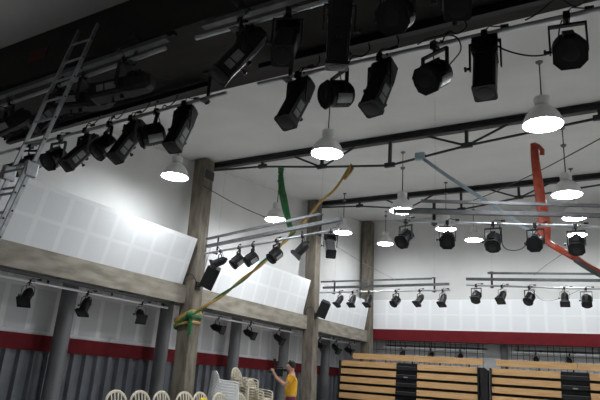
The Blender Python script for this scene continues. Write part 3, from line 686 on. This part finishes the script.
# ------------------------------------------------------------ plastic chairs
def make_chair(mt, name, solid=False):
    e = empty(name, (0, 0, 0))
    def seat(m):
        ys = [-.22, -.1, .05, .18, .24]; zs = [.425, .41, .41, .43, .405]
        top = [[m.bm.verts.new((x, y, z+abs(x)*.06)) for x in (-.235, -.12, 0, .12, .235)] for y, z in zip(ys, zs)]
        bot = [[m.bm.verts.new(v.co-Vector((0, 0, .018))) for v in r] for r in top]
        for j in range(4):
            for i in range(4):
                m._f([top[j][i], top[j][i+1], top[j+1][i+1], top[j+1][i]]); m._f([bot[j][i], bot[j+1][i], bot[j+1][i+1], bot[j][i+1]])
        ring_t = top[0]+[r[-1] for r in top[1:]]+top[-1][-2::-1]+[r[0] for r in top[-2:0:-1]]
        ring_b = bot[0]+[r[-1] for r in bot[1:]]+bot[-1][-2::-1]+[r[0] for r in bot[-2:0:-1]]
        n = len(ring_t)
        for i in range(n): m._f([ring_t[i], ring_t[(i+1) % n], ring_b[(i+1) % n], ring_b[i]])
    quick('seat', mt, seat, e, smooth=True)
    def back(m):
        arch = []
        for k in range(17):
            a = math.pi*k/16; x = -.25*math.cos(a); z = .62+.26*math.sin(a)**.8; y = -.24-.10*(z-.43)/.45
            arch.append((x, y, z))
        arch = [(-.235, -.22, .42)]+arch+[(.235, -.22, .42)]
        m.ribbon(bez(arch, 2), .055, .022, (0, 1, .0)) if False else m.ribbon(bez(arch, 2), .058, .022, [(p-Vector((0, -.3, .55))).normalized() for p in bez(arch, 2)])
        for x in (-.125, -.045, .045, .125):
            zt = .62+.26*math.sqrt(max(0, 1-(x/.25)**2))**.8-.01
            m.hexa([Vector(p) for p in ((x*.8-.014, -.225, .42), (x*.8+.014, -.225, .42), (x*.8+.014, -.213, .42), (x*.8-.014, -.213, .42))],
                   [Vector(p) for p in ((x-.014, -.24-.10*(zt-.43)/.45-.004, zt), (x+.014, -.24-.10*(zt-.43)/.45-.004, zt), (x+.014, -.232-.10*(zt-.43)/.45, zt), (x-.014, -.232-.10*(zt-.43)/.45, zt))])
    def sback(m):
        F = []; Bk = []
        for j in range(8):
            t = j/7; z = .40+.46*t; w_ = .25*math.sqrt(max(.12, 1-max(0, (z-.62)/.27)**2)); y = -.215-.10*(z-.43)/.45
            F.append([m.bm.verts.new((w_*c, y-.03*(1-c*c), z)) for c in (-1, -.6, -.2, .2, .6, 1)]); Bk.append([m.bm.verts.new(v.co+Vector((0, -.016, 0))) for v in F[-1]])
        for j in range(7):
            for i in range(5): m._f([F[j][i], F[j][i+1], F[j+1][i+1], F[j+1][i]]); m._f([Bk[j][i], Bk[j+1][i], Bk[j+1][i+1], Bk[j][i+1]])
            m._f([F[j][0], F[j+1][0], Bk[j+1][0], Bk[j][0]]); m._f([F[j][5], Bk[j][5], Bk[j+1][5], F[j+1][5]])
        m._f(F[7]+Bk[7][::-1]); m._f(F[0][::-1]+Bk[0])
        for s_ in (-1, 1):      # closed side aprons under the arms
            m.hexa([Vector(p) for p in ((s_*.235, -.2, .38), (s_*.25, -.2, .38), (s_*.275, .24, .36), (s_*.26, .24, .36))], [Vector(p) for p in ((s_*.25, -.24, .66), (s_*.265, -.24, .66), (s_*.29, .22, .59), (s_*.275, .22, .59))])
    quick('backrest', mt, sback if solid else back, e, smooth=not solid)
    for s in (-1, 1):
        quick('armrest', mt, lambda m: m.ribbon(bez([(s*.245, -.28, .66), (s*.285, -.12, .645), (s*.29, .08, .635), (s*.28, .22, .60), (s*.265, .25, .52)], 4), .055, .02, (1, 0, 0)), e, smooth=True)
        quick('leg', mt, lambda m: m.tube([(s*.265, .25, .53), (s*.26, .25, .4), (s*.285, .29, 0)], [.02, .028, .02], 8), e, smooth=True)
        quick('leg', mt, lambda m: m.tube([(s*.235, -.21, .43), (s*.27, -.29, 0)], [.028, .02], 8), e, smooth=True)
    return e
chair = make_chair(M['cream'], 'plastic_chair')
row = [(8.35, 'leftmost'), (8.97, 'second from left'), (9.61, 'third from left'), (10.31, 'fourth from left, before the concrete column'), (10.87, 'fifth from left, with a yellow cloth on it'), (11.58, 'sixth from left, before the white stack'), (12.35, 'rightmost of seven')]
for i, (y, l) in enumerate(row):
    o = chair if i == 0 else copy_tree(chair)
    o.location = (-8.62, y-.08, 0); o.rotation_euler = (0, 0, R(-90+random.uniform(-5, 5)))
    tag(o, 'cream plastic armchair in the front row, ' + l, 'chair', 'row of cream plastic chairs')
stacks = [((-9.45, 13.12), 10, .068, 'cream', 'tall cream stack behind the row'), ((-9.25, 13.62), 6, .068, 'cream', 'lower cream stack left of the person')]
lev = ['bottom', 'second from bottom', 'third from bottom', 'fourth from bottom', 'fifth from bottom', 'sixth from bottom', 'seventh from bottom', 'eighth from bottom', 'ninth from bottom', 'tenth from bottom']
for (x, y), n, dz, k, l in stacks:
    for i in range(n):
        o = copy_tree(chair); o.location = (x+.008*i, y, dz*i); o.rotation_euler = (0, 0, R(-84))
        tag(o, 'cream plastic armchair, %s in the %s' % ('topmost' if i == n-1 else lev[i], l), 'chair', 'chairs in the ' + l)
wch = make_chair(M['white_plastic'], 'plastic_chair', True)
for i in range(9):
    o = wch if i == 0 else copy_tree(wch)
    o.location = (-9.2+.003*i, 11.95+.004*i, .066*i); o.rotation_euler = (0, 0, R(-28))
    tag(o, 'white plastic armchair, %s in the white stack behind the chair row' % ('topmost' if i == 8 else lev[i]), 'chair', 'stacked white plastic chairs')
def cl(m):
    pts = [(-.02, -.02, .47), (-.02, .0, .7), (0, 0, .80)]
    m.box(-.012, .012, -.12, .12, .50, .80)
o = quick('yellow_cloth', M['yellow_cloth'], cl, loc=(-9.085, 10.75, 0), bevel=.01); o.rotation_euler = (0, R(-12), 0); o.location = (-8.68, 10.8, .0)
tag(o, 'bright yellow cloth hung on the back of the fifth cream chair', 'cloth')

# ------------------------------------------------------------ person with a video camera
def skin(name, verts, edges, m_, parent, sub=2, root=0):
    me = bpy.data.meshes.new(name); me.from_pydata([v[0] for v in verts], edges, []); me.materials.append(m_)
    me.polygons.foreach_set('use_smooth', [True]*len(me.polygons))
    o = bpy.data.objects.new(name, me); C.objects.link(o); o.parent = parent
    bpy.context.view_layer.update()
    md = o.modifiers.new('skin', 'SKIN'); md.use_smooth_shade = True
    for i, v in enumerate(verts):
        r = v[1] if isinstance(v[1], tuple) else (v[1], v[1])
        me.skin_vertices[0].data[i].radius = r; me.skin_vertices[0].data[i].use_root = (i == root)
    sb = o.modifiers.new('sub', 'SUBSURF'); sb.levels = sub; sb.render_levels = sub
    return o
e = empty('person', (-6.62, 10.92, 0), 'person in yellow t-shirt and maroon trousers filming with a video camera', 'person', rz=R(122))
V = [((0, -.02, .95), (.13, .10)), ((0, -.01, 1.12), (.125, .10)), ((0, -.02, 1.30), (.145, .105)), ((0, -.01, 1.41), (.09, .08)), ((0, .0, 1.48), (.05, .055)), ((0, .03, 1.56), (.078, .092)), ((0, .03, 1.65), (.08, .098)),
     # right arm (holds the handle)
     ((.17, -.01, 1.37), .055), ((.20, .06, 1.16), .042), ((.14, .22, 1.30), .034), ((.09, .30, 1.42), .026), ((.07, .33, 1.47), (.034, .022)),
     # left arm
     ((-.17, -.01, 1.37), .055), ((-.22, .12, 1.20), .042), ((-.14, .30, 1.33), .034), ((-.08, .37, 1.43), .026), ((-.06, .39, 1.48), (.034, .022)),
     # legs
     ((.09, -.02, .86), .09), ((.10, .0, .48), .06), ((.10, -.03, .09), .042), ((.11, .09, .04), .035), ((-.09, -.02, .86), .09), ((-.12, .03, .48), .06), ((-.12, 0, .09), .042), ((-.13, .12, .04), .035),
     ((0, .125, 1.545), .014)]
E_ = [(0, 1), (1, 2), (2, 3), (3, 4), (4, 5), (5, 6), (3, 7), (7, 8), (8, 9), (9, 10), (10, 11), (3, 12), (12, 13), (13, 14), (14, 15), (15, 16), (0, 17), (17, 18), (18, 19), (19, 20), (0, 21), (21, 22), (22, 23), (23, 24), (5, 25)]
def fingers(base, dirs, idx, sx):
    for k in range(5):
        off = (-.03+.015*k)
        if k < 4: a = Vector(base)+Vector((.0, .02, off+.02)); q = [a, a+Vector((-sx*.03, .035, .004)), a+Vector((-sx*.055, .02, .004))]
        else: a = Vector(base)+Vector((-.0, -.01, -.01)); q = [a, a+Vector((-sx*.025, .0, .03)), a+Vector((-sx*.045, .01, .045))]
        n0 = len(V)
        V.extend([(tuple(q[0]), .010), (tuple(q[1]), .009), (tuple(q[2]), .008)]); E_.extend([(idx, n0), (n0, n0+1), (n0+1, n0+2)])
fingers((.07, .33, 1.47), None, 11, 1); fingers((-.06, .39, 1.48), None, 16, -1)
body = skin('body', V, E_, M['skin'], e)
skin('shirt', [((0, -.02, .90), (.175, .15)), ((0, -.01, 1.12), (.16, .14)), ((0, -.02, 1.29), (.175, .15)), ((0, -.015, 1.39), (.115, .105)), ((0, -.005, 1.425), (.065, .065)), ((.17, -.01, 1.37), .07), ((.20, .035, 1.22), .064), ((-.17, -.01, 1.37), .07), ((-.21, .07, 1.25), .064)],
     [(0, 1), (1, 2), (2, 3), (3, 4), (3, 5), (5, 6), (3, 7), (7, 8)], M['shirt'], e)
skin('trousers', [((0, -.02, .93), (.165, .135)), ((0, -.02, 1.06), (.15, .125)), ((.095, -.02, .84), .105), ((.10, .0, .48), .078), ((.10, -.03, .10), .065), ((-.095, -.02, .84), .105), ((-.12, .03, .48), .078), ((-.12, 0, .10), .065)],
     [(0, 1), (0, 2), (2, 3), (3, 4), (0, 5), (5, 6), (6, 7)], M['trousers'], e)
skin('hair', [((0, -.02, 1.54), (.065, .05)), ((0, -.02, 1.62), (.088, .085)), ((0, .01, 1.68), (.09, .09)), ((0, .075, 1.715), (.06, .04))], [(0, 1), (1, 2), (2, 3)], M['hair'], e)
for s in (-1, 1):
    quick('eye', M['hair'], lambda m: m.lathe([(.004, -.006), (.009, 0), (.004, .006)], Matrix.Translation((s*.03, .112, 1.585)), n=8), e)
    quick('shoe', M['shoe'], lambda m: m.hexa([Vector((s*.115-.045, -.09, 0)), Vector((s*.115+.045, -.09, 0)), Vector((s*.115+.045, .17, 0)), Vector((s*.115-.045, .17, 0))], [Vector((s*.115-.04, -.08, .09)), Vector((s*.115+.04, -.08, .09)), Vector((s*.115+.035, .14, .05)), Vector((s*.115-.035, .14, .05))]), e, bevel=.015)
# camera held up before the face
cx, cy, cz = Vector((-6.62, 10.92, 0))+Matrix.Rotation(R(122), 3, 'Z') @ Vector((.01, .27, 1.46))
e = empty('video_camera', (cx, cy, cz), 'black video camera with top light held by the person in yellow', 'video camera', rz=R(122))
quick('camera_body', M['black'], lambda m: (m.box(-.055, .055, -.09, .10, -.09, .07), m.box(-.015, .015, -.08, .10, .085, .105), m.box(-.015, .015, .08, .1, .05, .1), m.box(-.015, .015, -.08, -.06, .05, .1)), e, bevel=.008)
quick('lens', M['lens'], lambda m: m.lathe([(.035, .12), (.04, .20), (.045, .21)], n=20, axis='y'), e, smooth=True)
quick('viewfinder', M['black'], lambda m: m.box(-.02, .02, -.17, -.06, .02, .07), e, bevel=.005)
lt = quick('top_light', M['black'], lambda m: (m.box(-.012, .012, .1, .12, .1, .2), m.box(-.045, .045, .08, .14, .19, .27)), e, bevel=.004)
quick('light_face', M['label'], lambda m: m.box(-.038, .038, .14, .144, .2, .262), lt)
